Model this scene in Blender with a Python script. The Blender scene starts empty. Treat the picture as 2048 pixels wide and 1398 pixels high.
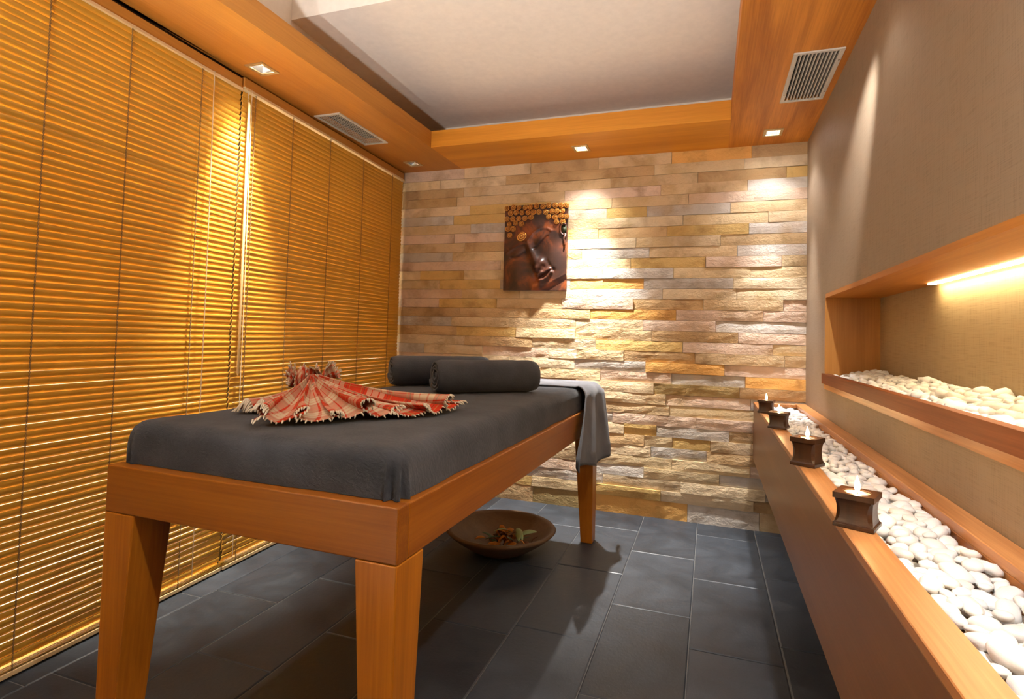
import bpy, bmesh, math, random
from mathutils import Vector, Matrix, noise

random.seed(11)
S = bpy.context.scene
COL = S.collection

# ------------------------------------------------------------------ camera
YAW, PITCH, ROLL, FPX, CY = -0.338414, 0.037104, 0.027682, 1128.246, -70.338
CAMH = 1.04372
cy_, sy_ = math.cos(YAW), math.sin(YAW)
cp_, sp_ = math.cos(PITCH), math.sin(PITCH)
c_, s_ = math.cos(ROLL), math.sin(ROLL)
r_ = Vector((cy_, -sy_, 0)); f_ = Vector((sy_ * cp_, cy_ * cp_, sp_)); u_ = Vector((-sy_ * sp_, -cy_ * sp_, cp_))
R_ = r_ * c_ + u_ * s_; U_ = u_ * c_ - r_ * s_
cd = bpy.data.cameras.new('camera'); cam = bpy.data.objects.new('camera', cd); COL.objects.link(cam)
cam.matrix_world = Matrix(((R_.x, U_.x, -f_.x, 0), (R_.y, U_.y, -f_.y, 0), (R_.z, U_.z, -f_.z, CAMH), (0, 0, 0, 1)))
cd.sensor_fit = 'HORIZONTAL'; cd.sensor_width = 36; cd.lens = FPX * 36 / 2048
cd.shift_y = CY / 2048; cd.clip_start = 0.02
S.camera = cam

# ------------------------------------------------------------------ world, exposure
w = bpy.data.worlds.new('world'); S.world = w; w.use_nodes = True
w.node_tree.nodes['Background'].inputs[0].default_value = (1, .85, .7, 1)
w.node_tree.nodes['Background'].inputs[1].default_value = 0.05
S.view_settings.view_transform = 'Standard'; S.view_settings.look = 'None'
S.view_settings.gamma = 1; S.view_settings.use_curve_mapping = False
S.view_settings.exposure = 0.5
WARM = (1.0, .88, .70); NEUT = (1.0, .97, .92)

# ------------------------------------------------------------------ sizes
D = 3.441; XR = .4945; HS = 2.16; HL = 2.26; XI = -1.603; YI = 2.998; XRI = .0852
ZC = 2.45; YSTEP = 2.03; ZC2 = 2.80; YB = -1.6
TH = math.atan(.05035)                      # the glazed side runs slightly askew
def xl(y, off=0): return -2.0252 + .05035 * (D - y) - off

# ------------------------------------------------------------------ helpers
def link(name, me, mat=None, parent=None, smooth=False):
    o = bpy.data.objects.new(name, me); COL.objects.link(o)
    if mat is not None:
        if not me.materials: me.materials.append(mat)
    if parent is not None: o.parent = parent
    if smooth:
        for p in me.polygons: p.use_smooth = True
    return o

class MB:
    def __init__(s): s.v = []; s.f = []; s.uv = None
    def box(s, x0, x1, y0, y1, z0, z1):
        n = len(s.v)
        s.v += [(x0, y0, z0), (x1, y0, z0), (x1, y1, z0), (x0, y1, z0), (x0, y0, z1), (x1, y0, z1), (x1, y1, z1), (x0, y1, z1)]
        s.f += [tuple(n + i for i in q) for q in ((3, 2, 1, 0), (4, 5, 6, 7), (0, 1, 5, 4), (1, 2, 6, 5), (2, 3, 7, 6), (3, 0, 4, 7))]
        return s
    def hexa(s, pts):                       # 4 bottom + 4 top, counter-clockwise
        n = len(s.v); s.v += [tuple(p) for p in pts]
        s.f += [tuple(n + i for i in q) for q in ((3, 2, 1, 0), (4, 5, 6, 7), (0, 1, 5, 4), (1, 2, 6, 5), (2, 3, 7, 6), (3, 0, 4, 7))]
        return s
    def quad(s, a, b, c, d):
        n = len(s.v); s.v += [a, b, c, d]; s.f.append((n, n + 1, n + 2, n + 3)); return s
    def tube(s, pts, r, sides=6):
        n = len(s.v); pts = [Vector(p) for p in pts]
        for i, p in enumerate(pts):
            t = (pts[min(i + 1, len(pts) - 1)] - pts[max(i - 1, 0)]).normalized()
            a = t.orthogonal().normalized() if i == 0 else (a - t * a.dot(t)).normalized()
            b = t.cross(a); rr = r[i] if isinstance(r, (list, tuple)) else r
            for k in range(sides):
                q = 2 * math.pi * k / sides
                s.v.append(tuple(p + a * (rr * math.cos(q)) + b * (rr * math.sin(q))))
        for i in range(len(pts) - 1):
            for k in range(sides):
                k2 = (k + 1) % sides
                s.f.append((n + i * sides + k, n + i * sides + k2, n + (i + 1) * sides + k2, n + (i + 1) * sides + k))
        s.f.append(tuple(n + k for k in reversed(range(sides))))
        s.f.append(tuple(n + (len(pts) - 1) * sides + k for k in range(sides)))
        return s
    def lathe(s, prof, seg=40, cx=0, cy=0, cap=True):
        n = len(s.v)
        for r, z in prof:
            for k in range(seg):
                q = 2 * math.pi * k / seg; s.v.append((cx + r * math.cos(q), cy + r * math.sin(q), z))
        for i in range(len(prof) - 1):
            for k in range(seg):
                k2 = (k + 1) % seg
                s.f.append((n + i * seg + k, n + i * seg + k2, n + (i + 1) * seg + k2, n + (i + 1) * seg + k))
        if cap:
            s.f.append(tuple(n + k for k in reversed(range(seg))))
            s.f.append(tuple(n + (len(prof) - 1) * seg + k for k in range(seg)))
        return s
    def grid(s, P, closed_u=False):         # P[i][j] points
        n = len(s.v); a = len(P); b = len(P[0])
        for row in P: s.v += [tuple(p) for p in row]
        for i in range(a if closed_u else a - 1):
            for j in range(b - 1):
                i2 = (i + 1) % a
                s.f.append((n + i * b + j, n + i2 * b + j, n + i2 * b + j + 1, n + i * b + j + 1))
        return s
    def mesh(s, name):
        me = bpy.data.meshes.new(name); me.from_pydata(s.v, [], s.f); me.update(); return me
    def build(s, name, mat, parent=None, smooth=False, off=None):
        if off is not None: s.v = [(x - off[0], y - off[1], z - off[2]) for x, y, z in s.v]
        return link(name, s.mesh(name), mat, parent, smooth)

def bevel(o, wd, seg=2):
    m = o.modifiers.new('bevel', 'BEVEL'); m.width = wd; m.segments = seg; m.limit_method = 'ANGLE'; m.angle_limit = .6
    return o
def solid(o, t, off=-1):
    m = o.modifiers.new('solidify', 'SOLIDIFY'); m.thickness = t; m.offset = off; return o
def tag(o, label, cat=None, group=None, kind=None):
    if label: o['label'] = label
    if cat: o['category'] = cat
    if group: o['group'] = group
    if kind: o['kind'] = kind
    return o
def empty(name, loc, label=None, cat=None, group=None, rz=0, kind=None):
    o = bpy.data.objects.new(name, None); COL.objects.link(o); o.location = loc; o.rotation_euler = (0, 0, rz)
    o.empty_display_size = .05
    return tag(o, label, cat, group, kind)

# ------------------------------------------------------------------ materials
def newmat(name):
    m = bpy.data.materials.new(name); m.use_nodes = True
    nt = m.node_tree; return m, nt, nt.nodes['Principled BSDF']
def N(nt, t, **kw):
    n = nt.nodes.new(t)
    for k, v in kw.items(): setattr(n, k, v)
    return n
def mapping(nt, scale, rot=(0, 0, 0), kind='Object'):
    tc = N(nt, 'ShaderNodeTexCoord'); mp = N(nt, 'ShaderNodeMapping')
    mp.inputs['Scale'].default_value = scale; mp.inputs['Rotation'].default_value = rot
    nt.links.new(tc.outputs[kind], mp.inputs['Vector']); return mp.outputs[0]
def ntex(nt, vec, scale, detail=4, rough=.55, dist=0):
    n = N(nt, 'ShaderNodeTexNoise'); n.inputs['Scale'].default_value = scale; n.inputs['Detail'].default_value = detail
    n.inputs['Roughness'].default_value = rough; n.inputs['Distortion'].default_value = dist
    if vec is not None: nt.links.new(vec, n.inputs['Vector'])
    return n.outputs['Fac']
def ramp(nt, fac, stops, interp='LINEAR'):
    r = N(nt, 'ShaderNodeValToRGB'); r.color_ramp.interpolation = interp
    el = r.color_ramp.elements
    while len(el) > 1: el.remove(el[-1])
    el[0].position = stops[0][0]; el[0].color = (*stops[0][1], 1)
    for p, c in stops[1:]:
        e = el.new(p); e.color = (*c, 1)
    nt.links.new(fac, r.inputs[0]); return r.outputs[0]
def bumpn(nt, h, strength, dist, bs):
    b = N(nt, 'ShaderNodeBump'); b.inputs['Strength'].default_value = strength; b.inputs['Distance'].default_value = dist
    nt.links.new(h, b.inputs['Height']); nt.links.new(b.outputs[0], bs.inputs['Normal']); return b
def mixc(nt, a, b, fac, mode='MIX'):
    m = N(nt, 'ShaderNodeMix', data_type='RGBA', blend_type=mode)
    for sock, v in ((m.inputs[6], a), (m.inputs[7], b)):
        if isinstance(v, tuple): sock.default_value = (*v, 1)
        else: nt.links.new(v, sock)
    if isinstance(fac, (int, float)): m.inputs[0].default_value = fac
    else: nt.links.new(fac, m.inputs[0])
    return m.outputs[2]

def wood(name, dark, light, axis, rough=.38, fine=1.0, contrast=1.0, coat=0.0, swirl=.4, spec=.35):
    m, nt, bs = newmat(name)
    s1 = [9, 9, 9]; s1[axis] = .7
    s2 = [150, 150, 150]; s2[axis] = 3.5
    v1 = mapping(nt, s1); v2 = mapping(nt, s2)
    n1 = ntex(nt, v1, 1.0 * fine, 3, .5, swirl); n2 = ntex(nt, v2, 1.0, 3, .6)
    md = N(nt, 'ShaderNodeMath', operation='MULTIPLY_ADD'); nt.links.new(n2, md.inputs[0]); md.inputs[1].default_value = .55
    nt.links.new(n1, md.inputs[2])
    mid = tuple((a + b) / 2 for a, b in zip(dark, light))
    c = ramp(nt, md.outputs[0], [(.78 - .28 * contrast, dark), (.78, mid), (.78 + .25 * contrast, light)])
    nt.links.new(c, bs.inputs['Base Color']); bs.inputs['Roughness'].default_value = rough
    bs.inputs['Coat Weight'].default_value = coat; bs.inputs['Coat Roughness'].default_value = .2
    bs.inputs['Specular IOR Level'].default_value = spec
    bumpn(nt, n2, .12, .001, bs); return m

def plain(name, col, rough=.5, metal=0, emit=0, ecol=None):
    m, nt, bs = newmat(name)
    n = ntex(nt, mapping(nt, (30, 30, 30)), 1.0, 2)
    c = ramp(nt, n, [(.3, tuple(x * .96 for x in col)), (.7, tuple(min(1, x * 1.03) for x in col))])
    nt.links.new(c, bs.inputs['Base Color']); bs.inputs['Roughness'].default_value = rough; bs.inputs['Metallic'].default_value = metal
    if emit: bs.inputs['Emission Color'].default_value = (*(ecol or col), 1); bs.inputs['Emission Strength'].default_value = emit
    return m

M = {}
M['soffit_y'] = wood('soffit veneer lengthwise', (.42, .150, .018), (.58, .235, .036), 1, .5, 1.0, .9)
M['soffit_x'] = wood('soffit veneer crosswise', (.58, .205, .013), (.78, .315, .028), 0, .5, 1.0, .9)
M['soffit_r'] = wood('figured soffit veneer', (.42, .125, .010), (.72, .265, .030), 1, .5, .9, .8, 0, 1.6)
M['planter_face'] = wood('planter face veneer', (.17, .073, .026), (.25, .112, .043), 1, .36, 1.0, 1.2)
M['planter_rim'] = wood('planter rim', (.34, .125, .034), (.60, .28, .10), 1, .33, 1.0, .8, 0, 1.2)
M['niche_wood'] = wood('niche veneer', (.34, .14, .03), (.50, .23, .055), 2, .35)
M['niche_lip'] = wood('niche lip', (.15, .040, .010), (.26, .078, .022), 1, .5, 1.0, 1.0, 0, .4, .12)
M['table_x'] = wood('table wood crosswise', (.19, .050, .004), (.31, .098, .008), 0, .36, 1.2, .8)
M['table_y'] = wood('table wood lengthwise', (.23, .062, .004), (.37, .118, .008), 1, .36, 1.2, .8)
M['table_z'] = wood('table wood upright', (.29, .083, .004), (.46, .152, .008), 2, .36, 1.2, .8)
M['slat'] = wood('blind slat wood', (.58, .29, .028), (.74, .40, .048), 1, .38, .6, 1.2, 0, .4, .55)
M['rail'] = wood('blind rail wood', (.46, .19, .035), (.62, .28, .05), 1, .4)
M['railpale'] = wood('pale rail edge', (.72, .50, .24), (.85, .64, .36), 1, .4)
M['holder'] = wood('dark candle holder wood', (.014, .0045, .002), (.060, .021, .006), 2, .32, 1.5, 1.0, .15)
M['cord'] = plain('blind cord', (.20, .12, .045), .8)
M['cordpale'] = plain('pale cord', (.70, .55, .36), .7)
M['white'] = plain('white paint', (.70, .64, .56), .6)
M['vent'] = plain('vent enamel', (.62, .56, .47), .45)
M['dark'] = plain('dark void', (.012, .011, .010), .8)
M['chrome'] = plain('brass bezel', (.62, .47, .24), .3, .8)
M['steel'] = plain('brushed reflector', (.6, .58, .55), .25, .9)
M['lamp'] = plain('lit lamp', (1, .95, .85), .5, 0, 45, (1, .93, .82))
M['lampdim'] = plain('lit lamp glass', (1, .95, .85), .5, 0, 12, (1, .9, .78))
M['lampoff'] = plain('unlit lamp glass', (.10, .10, .10), .15)
M['led'] = plain('warm strip diffuser', (1, .9, .7), .5, 0, 14, (1, .78, .42))
M['wax'] = plain('candle wax', (.95, .86, .72), .4, 0, .9, (1, .80, .52))
M['tin'] = plain('tin cup', (.7, .68, .65), .3, .9)
M['wick'] = plain('wick', (.03, .02, .02), .9)
M['flame'] = plain('flame', (1, .75, .35), .5, 0, 60, (1, .70, .30))
M['ceil'] = plain('ceiling paint', (.80, .70, .60), .9)
M['corr'] = plain('corridor paint', (.82, .76, .64), .8)
M['alum'] = plain('window frame', (.16, .14, .12), .5, .3)

def fabric_wall():
    m, nt, bs = newmat('linen wallcovering')
    a = ntex(nt, mapping(nt, (500, 500, 12)), 1, 2); b = ntex(nt, mapping(nt, (12, 12, 500)), 1, 2)
    md = N(nt, 'ShaderNodeMath', operation='ADD'); nt.links.new(a, md.inputs[0]); nt.links.new(b, md.inputs[1])
    c = ramp(nt, md.outputs[0], [(.75, (.235, .172, .115)), (1.25, (.30, .225, .155))])
    nt.links.new(c, bs.inputs['Base Color']); bs.inputs['Roughness'].default_value = .55; bs.inputs['Specular IOR Level'].default_value = .3
    bumpn(nt, md.outputs[0], .15, .0006, bs); return m
M['linen'] = fabric_wall()
def niche_back():
    m, nt, bs = newmat('olive woven panel')
    a = ntex(nt, mapping(nt, (400, 400, 10)), 1, 2); b = ntex(nt, mapping(nt, (10, 10, 400)), 1, 2)
    md = N(nt, 'ShaderNodeMath', operation='ADD'); nt.links.new(a, md.inputs[0]); nt.links.new(b, md.inputs[1])
    c = ramp(nt, md.outputs[0], [(.75, (.33, .235, .115)), (1.25, (.43, .315, .165))])
    nt.links.new(c, bs.inputs['Base Color']); bs.inputs['Roughness'].default_value = .6
    bumpn(nt, md.outputs[0], .2, .0006, bs); return m
M['nicheback'] = niche_back()

def stone():
    m, nt, bs = newmat('split sandstone')
    oi = N(nt, 'ShaderNodeObjectInfo')
    v = mapping(nt, (1, 1, 1))
    rnd = N(nt, 'ShaderNodeVectorMath', operation='SCALE'); rnd.inputs[0].default_value = (17, 31, 23)
    nt.links.new(oi.outputs['Random'], rnd.inputs['Scale'])
    ad = N(nt, 'ShaderNodeVectorMath', operation='ADD'); nt.links.new(v, ad.inputs[0]); nt.links.new(rnd.outputs[0], ad.inputs[1])
    n1 = ntex(nt, ad.outputs[0], 6, 4, .6, .3)
    k = ramp(nt, n1, [(.28, (.62, .55, .46)), (.5, (1, 1, 1)), (.72, (1.1, 1.08, 1.05))])
    c = mixc(nt, oi.outputs['Color'], k, 1.0, 'MULTIPLY')
    n3 = ntex(nt, ad.outputs[0], 3.2, 3, .5)
    och = ramp(nt, n3, [(.56, (0, 0, 0)), (.68, (1, 1, 1))])
    sf = N(nt, 'ShaderNodeMath', operation='MULTIPLY'); nt.links.new(och, sf.inputs[0]); sf.inputs[1].default_value = .45
    c2 = mixc(nt, c, (.46, .27, .07), sf.outputs[0])
    nt.links.new(c2, bs.inputs['Base Color']); bs.inputs['Roughness'].default_value = .78
    n2 = ntex(nt, ad.outputs[0], 55, 5, .6, .6)
    mp = N(nt, 'ShaderNodeMapping'); mp.inputs['Scale'].default_value = (16, 16, 42); nt.links.new(ad.outputs[0], mp.inputs['Vector'])
    n4 = ntex(nt, mp.outputs[0], 1.6, 4, .6, 1.2)
    mx = N(nt, 'ShaderNodeMath', operation='MULTIPLY_ADD'); nt.links.new(n4, mx.inputs[0]); mx.inputs[1].default_value = .8; nt.links.new(n2, mx.inputs[2])
    b = bumpn(nt, mx.outputs[0], .8, .005, bs)
    return m
M['stone'] = stone()
M['mortar'] = plain('joint backing', (.16, .12, .075), .95)

def slate():
    m, nt, bs = newmat('black slate')
    oi = N(nt, 'ShaderNodeObjectInfo'); v = mapping(nt, (1, 1, 1))
    n1 = ntex(nt, v, 5, 5, .65, .5); n2 = ntex(nt, v, 60, 4, .7)
    k = ramp(nt, n1, [(.3, (.65, .65, .66)), (.55, (1, 1, 1)), (.75, (1.5, 1.48, 1.45))])
    c = mixc(nt, oi.outputs['Color'], k, 1.0, 'MULTIPLY')
    sp = ramp(nt, n2, [(.66, (0, 0, 0)), (.78, (1, 1, 1))])
    sf = N(nt, 'ShaderNodeMath', operation='MULTIPLY'); nt.links.new(sp, sf.inputs[0]); sf.inputs[1].default_value = .25
    nt.links.new(mixc(nt, c, (.22, .22, .22), sf.outputs[0]), bs.inputs['Base Color'])
    r = ramp(nt, n1, [(.3, (.36,) * 3), (.7, (.55,) * 3)]); nt.links.new(r, bs.inputs['Roughness'])
    mx = N(nt, 'ShaderNodeMath', operation='MULTIPLY_ADD'); nt.links.new(n1, mx.inputs[0]); mx.inputs[1].default_value = 2.0; nt.links.new(n2, mx.inputs[2])
    bumpn(nt, mx.outputs[0], .3, .003, bs); return m
M['slate'] = slate()
M['grout'] = plain('pale grout', (.17, .165, .155), .9)

def terry(name, c0, c1, rib=0):
    m, nt, bs = newmat(name)
    v = mapping(nt, (1, 1, 1)); n1 = ntex(nt, v, 420, 3, .7); n2 = ntex(nt, v, 9, 3, .5)
    nt.links.new(ramp(nt, n2, [(.3, c0), (.7, c1)]), bs.inputs['Base Color'])
    bs.inputs['Roughness'].default_value = .95; bs.inputs['Sheen Weight'].default_value = .12; bs.inputs['Sheen Roughness'].default_value = .5
    bs.inputs['Specular IOR Level'].default_value = .1
    wv = N(nt, 'ShaderNodeTexWave'); wv.inputs['Scale'].default_value = 26; wv.inputs['Distortion'].default_value = 9
    wv.inputs['Detail'].default_value = 2; wv.inputs['Detail Scale'].default_value = 2
    wv.bands_direction = 'DIAGONAL'; nt.links.new(v, wv.inputs['Vector'])
    mx = N(nt, 'ShaderNodeMath', operation='MULTIPLY_ADD'); nt.links.new(wv.outputs['Fac'], mx.inputs[0]); mx.inputs[1].default_value = rib; nt.links.new(n1, mx.inputs[2])
    bumpn(nt, mx.outputs[0], .6, .0025, bs); return m
M['terry'] = terry('grey terry towelling', (.035, .036, .040), (.057, .057, .063), .35)
M['terry_lit'] = terry('lamplit grey terry towelling', (.105, .105, .115), (.155, .155, .168), .2)  # paler copy of the grey towelling, the downlight's brightness put into its colour
M['terry_dark'] = terry('charcoal terry towelling', (.050, .051, .057), (.076, .077, .084), .12)

def glass():
    m, nt, bs = newmat('window glass'); bs.inputs['Base Color'].default_value = (.95, .97, .96, 1)
    bs.inputs['Transmission Weight'].default_value = 1; bs.inputs['Roughness'].default_value = 0; bs.inputs['IOR'].default_value = 1.45
    return m
M['glass'] = glass()

def pebble():
    m, nt, bs = newmat('white pebble')
    oi = N(nt, 'ShaderNodeObjectInfo'); n = ntex(nt, mapping(nt, (25, 25, 25)), 1, 4, .6)
    k = ramp(nt, n, [(.3, (.93, .90, .85)), (.6, (1, 1, 1))])
    nt.links.new(mixc(nt, oi.outputs['Color'], k, 1, 'MULTIPLY'), bs.inputs['Base Color'])
    bs.inputs['Roughness'].default_value = .42; bs.inputs['Subsurface Weight'].default_value = 0
    bumpn(nt, n, .06, .002, bs); return m
M['pebble'] = pebble()

def copper_face():
    m, nt, bs = newmat('carved stained wood')
    n = ntex(nt, mapping(nt, (7, 7, 7)), 1, 4, .6, .5)
    nt.links.new(ramp(nt, n, [(.40, (.036, .014, .009)), (.52, (.080, .024, .012)), (.64, (.26, .062, .014))]), bs.inputs['Base Color'])
    bs.inputs['Roughness'].default_value = .38
    bumpn(nt, ntex(nt, mapping(nt, (60, 60, 60)), 1, 3), .15, .002, bs); return m
M['face'] = copper_face()
def gold():
    m, nt, bs = newmat('gold with red brown grooves')
    a = N(nt, 'ShaderNodeAttribute'); a.attribute_name = 'groove_tint'
    nt.links.new(mixc(nt, (.80, .42, .09), (.30, .075, .015), a.outputs['Fac']), bs.inputs['Base Color'])  # gold on the ridges, red brown in the spiral grooves
    bs.inputs['Roughness'].default_value = .30; bs.inputs['Metallic'].default_value = .45; return m
M['gold'] = gold()
M['green'] = plain('dark green hollow', (.045, .055, .022), .5)
M['groove'] = plain('dark stained recess', (.022, .010, .007), .6)

def plaid():
    m, nt, bs = newmat('red and cream plaid cotton')
    uv = N(nt, 'ShaderNodeUVMap'); sx = N(nt, 'ShaderNodeSeparateXYZ'); nt.links.new(uv.outputs[0], sx.inputs[0])
    red = (.50, .040, .014); cream = (.55, .43, .28); dk = (.10, .035, .02); olv = (.30, .24, .07)
    outs = []
    for ax, n in ((0, 4.0), (1, 3.0)):
        mu = N(nt, 'ShaderNodeMath', operation='MULTIPLY'); nt.links.new(sx.outputs[ax], mu.inputs[0]); mu.inputs[1].default_value = n
        fr = N(nt, 'ShaderNodeMath', operation='FRACT'); nt.links.new(mu.outputs[0], fr.inputs[0])
        outs.append(ramp(nt, fr.outputs[0], [(0, red), (.18, olv), (.20, red), (.25, dk), (.27, red), (.33, cream), (.44, red), (.46, cream), (.60, red), (.63, cream), (.74, red), (.80, dk), (.82, red), (.88, olv), (.90, red)], 'CONSTANT'))
    nt.links.new(mixc(nt, outs[0], outs[1], .5), bs.inputs['Base Color'])
    bs.inputs['Roughness'].default_value = .9; bs.inputs['Specular IOR Level'].default_value = .1
    bumpn(nt, ntex(nt, mapping(nt, (300, 300, 300)), 1, 2), .4, .001, bs); return m
M['plaid'] = plaid()
M['fringe'] = plain('cream fringe', (.62, .52, .38), .9)
M['bowl'] = wood('grey brown bowl', (.095, .045, .020), (.18, .10, .048), 0, .5)
M['petal'] = plain('orange petal', (.50, .17, .015), .7)
M['petal2'] = plain('brown petal', (.14, .045, .015), .8)
M['leaf'] = plain('sage leaf', (.30, .36, .15), .6)
M['leaf2'] = plain('dark leaf', (.05, .08, .03), .6)

# ================================================================== SETTING
def structure(o): o['kind'] = 'structure'; return o

# ---- floor with slate tiles
fl = structure(MB().box(-4.0, 1.0, YB, D + .06, -.06, -.0030).build('floor', M['grout']))
fl['label'] = 'dark slate tiled floor'
tw = .2975
cols = [.243 + tw * k for k in range(-8, 3)]
offs = [.165, .42, .20, .45, .05, .33, .52, .12, .4, .165, .42]
tile_cache = {}
for ci, x1 in enumerate(cols):
    x0 = x1 - tw
    if x1 < xl(1.5) - .35 or x0 > XR + .05: continue
    y = D - .595 * 8.0 + offs[(ci * 3) % len(offs)] * 1.0 - .4
    while y < D:
        ya, yb = max(y, YB), min(y + .595, D + .005)
        if yb - ya > .02:
            key = round(yb - ya, 3)
            if key not in tile_cache:
                L = yb - ya; b = .004
                q = MB(); hw = tw / 2 - .0012; hl = L / 2 - .0012
                q.v = [(-hw, -hl, -.012), (hw, -hl, -.012), (hw, hl, -.012), (-hw, hl, -.012), (-hw, -hl, -.002), (hw, -hl, -.002), (hw, hl, -.002), (-hw, hl, -.002),
                       (-hw + b, -hl + b, 0), (hw - b, -hl + b, 0), (hw - b, hl - b, 0), (-hw + b, hl - b, 0)]
                q.f = [(0, 1, 5, 4), (1, 2, 6, 5), (2, 3, 7, 6), (3, 0, 4, 7), (4, 5, 9, 8), (5, 6, 10, 9), (6, 7, 11, 10), (7, 4, 8, 11), (8, 9, 10, 11)]
                tile_cache[key] = q.mesh('floor_tile'); tile_cache[key].materials.append(M['slate'])
            o = bpy.data.objects.new('floor_tile', tile_cache[key]); COL.objects.link(o); o.parent = fl
            o.location = ((x0 + x1) / 2, (ya + yb) / 2, random.uniform(-.0006, .0008))
            g = random.uniform(.029, .052); o.color = (g * .84, g, g * 1.24, 1)
        y += .595

# ---- back wall of split stone
wb = structure(MB().box(-2.25, XR + .01, D + .035, D + .12, 0, ZC2).build('wall_back', M['mortar'])); wb['label'] = 'wall of stacked split sandstone strips'
MB().box(-2.25, XR + .01, D + .0, D + .036, HS + .002, ZC2).build('upper_plaster', M['ceil'], wb)
JOINTS = [[-1.58, -1.11, -0.67, -0.23, 0.21], [-1.76, -1.28, -0.33, 0.17], [-1.58, -1.05, -0.59, -0.08, 0.39], [-1.63, -0.88, -0.29, 0.19],
[-1.53, -0.97, -0.58, -0.13], [-1.65, -1.04, -0.61, -0.37, 0.1], [-1.52, -0.97, -0.16, 0.3], [-1.64, -1.1, -0.66, -0.25, 0.2],
[-1.56, -0.94, -0.43, 0.05], [-1.65, -1.2, -0.76, -0.35, 0.14], [-1.3, -0.9, -0.46, -0.03, 0.37], [-1.89, -1.56, -1.1, -0.63, -0.21, 0.21],
[-1.74, -1.3, -0.83, -0.38, 0.12], [-1.57, -1.16, -0.72, -0.27, 0.14], [-1.74, -1.32, -0.88, -0.44, -0.04, 0.38], [-1.58, -1.09, -0.7, -0.19, 0.28],
[-1.64, -1.23, -0.79, -0.38, 0.03], [-1.6, -1.18, -0.79, -0.33, 0.15], [-1.54, -1.07, -0.66, -0.15, 0.33], [-1.84, -1.41, -0.96, -0.78, -0.49, -0.08, 0.39],
[-1.64, -1.22, -0.79, -0.36, 0.08], [-1.5, -1.01, -0.63, -0.21, 0.19], [-1.68, -1.25, -0.78, -0.31, 0.16], [-1.46, -1.01, -0.66, -0.24, 0.22],
[-1.67, -1.17, -0.69, -0.22, 0.27], [-1.52, -0.94, -0.55, -0.07, 0.29], [-1.7, -1.24, -0.81, -0.48, -0.29, 0.11], [-1.45, -1.07, -0.68, -0.36, -0.2, 0.01, 0.3],
[-1.62, -1.2, -0.84, -0.32, -0.01, 0.27], [-1.41, -1.03, -0.77, -0.2, 0.22], [-1.51, -1.07, -0.74, -0.36, 0.06], [-1.62, -1.15, -0.6, -0.15, 0.3],
[-1.4, -1.05, -0.65, -0.26, 0.24], [-1.62, -1.04, -0.64, -0.11, 0.27]]
PAL = dict(cream=(.68, .55, .36), tan=(.60, .44, .25), buff=(.62, .48, .30), ochre=(.60, .40, .14), grey=(.50, .45, .39), pink=(.64, .48, .36), orange=(.66, .36, .10),
           brown=(.50, .335, .165), olive=(.40, .29, .12), palegrey=(.58, .53, .47), sand=(.65, .50, .29))
PICK = ['cream', 'tan', 'tan', 'buff', 'buff', 'ochre', 'grey', 'pink', 'pink', 'sand', 'sand', 'palegrey', 'brown']
FIX = {(0, 4): 'orange', (0, 5): 'brown', (1, 2): 'brown', (2, 3): 'tan', (2, 4): 'brown', (2, 5): 'ochre', (3, 4): 'palegrey', (5, 1): 'ochre', (5, 3): 'ochre', (7, 4): 'ochre', (7, 5): 'palegrey',
       (9, 3): 'palegrey', (9, 4): 'tan', (10, 3): 'ochre', (10, 4): 'pink', (11, 4): 'grey', (11, 5): 'sand', (12, 3): 'orange', (12, 4): 'grey', (12, 1): 'ochre', (13, 4): 'buff', (15, 3): 'orange',
       (14, 4): 'brown', (15, 2): 'brown', (15, 1): 'brown', (15, 4): 'pink', (16, 0): 'grey', (16, 1): 'tan', (18, 1): 'brown', (18, 4): 'pink', (17, 5): 'pink', (16, 5): 'palegrey', (19, 6): 'tan',
       (20, 3): 'palegrey', (20, 4): 'orange', (20, 5): 'pink', (21, 5): 'orange', (21, 4): 'grey', (22, 4): 'olive', (23, 4): 'pink', (24, 4): 'sand', (25, 3): 'pink', (26, 5): 'grey', (26, 4): 'ochre',
       (27, 4): 'sand', (27, 5): 'ochre', (28, 4): 'grey', (28, 5): 'brown', (30, 3): 'palegrey', (29, 3): 'sand', (31, 3): 'buff', (32, 3): 'ochre', (33, 3): 'orange', (33, 4): 'grey', (33, 1): 'brown', (33, 2): 'olive'}
ztop = HS + .004; zc = ztop - .074
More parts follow.
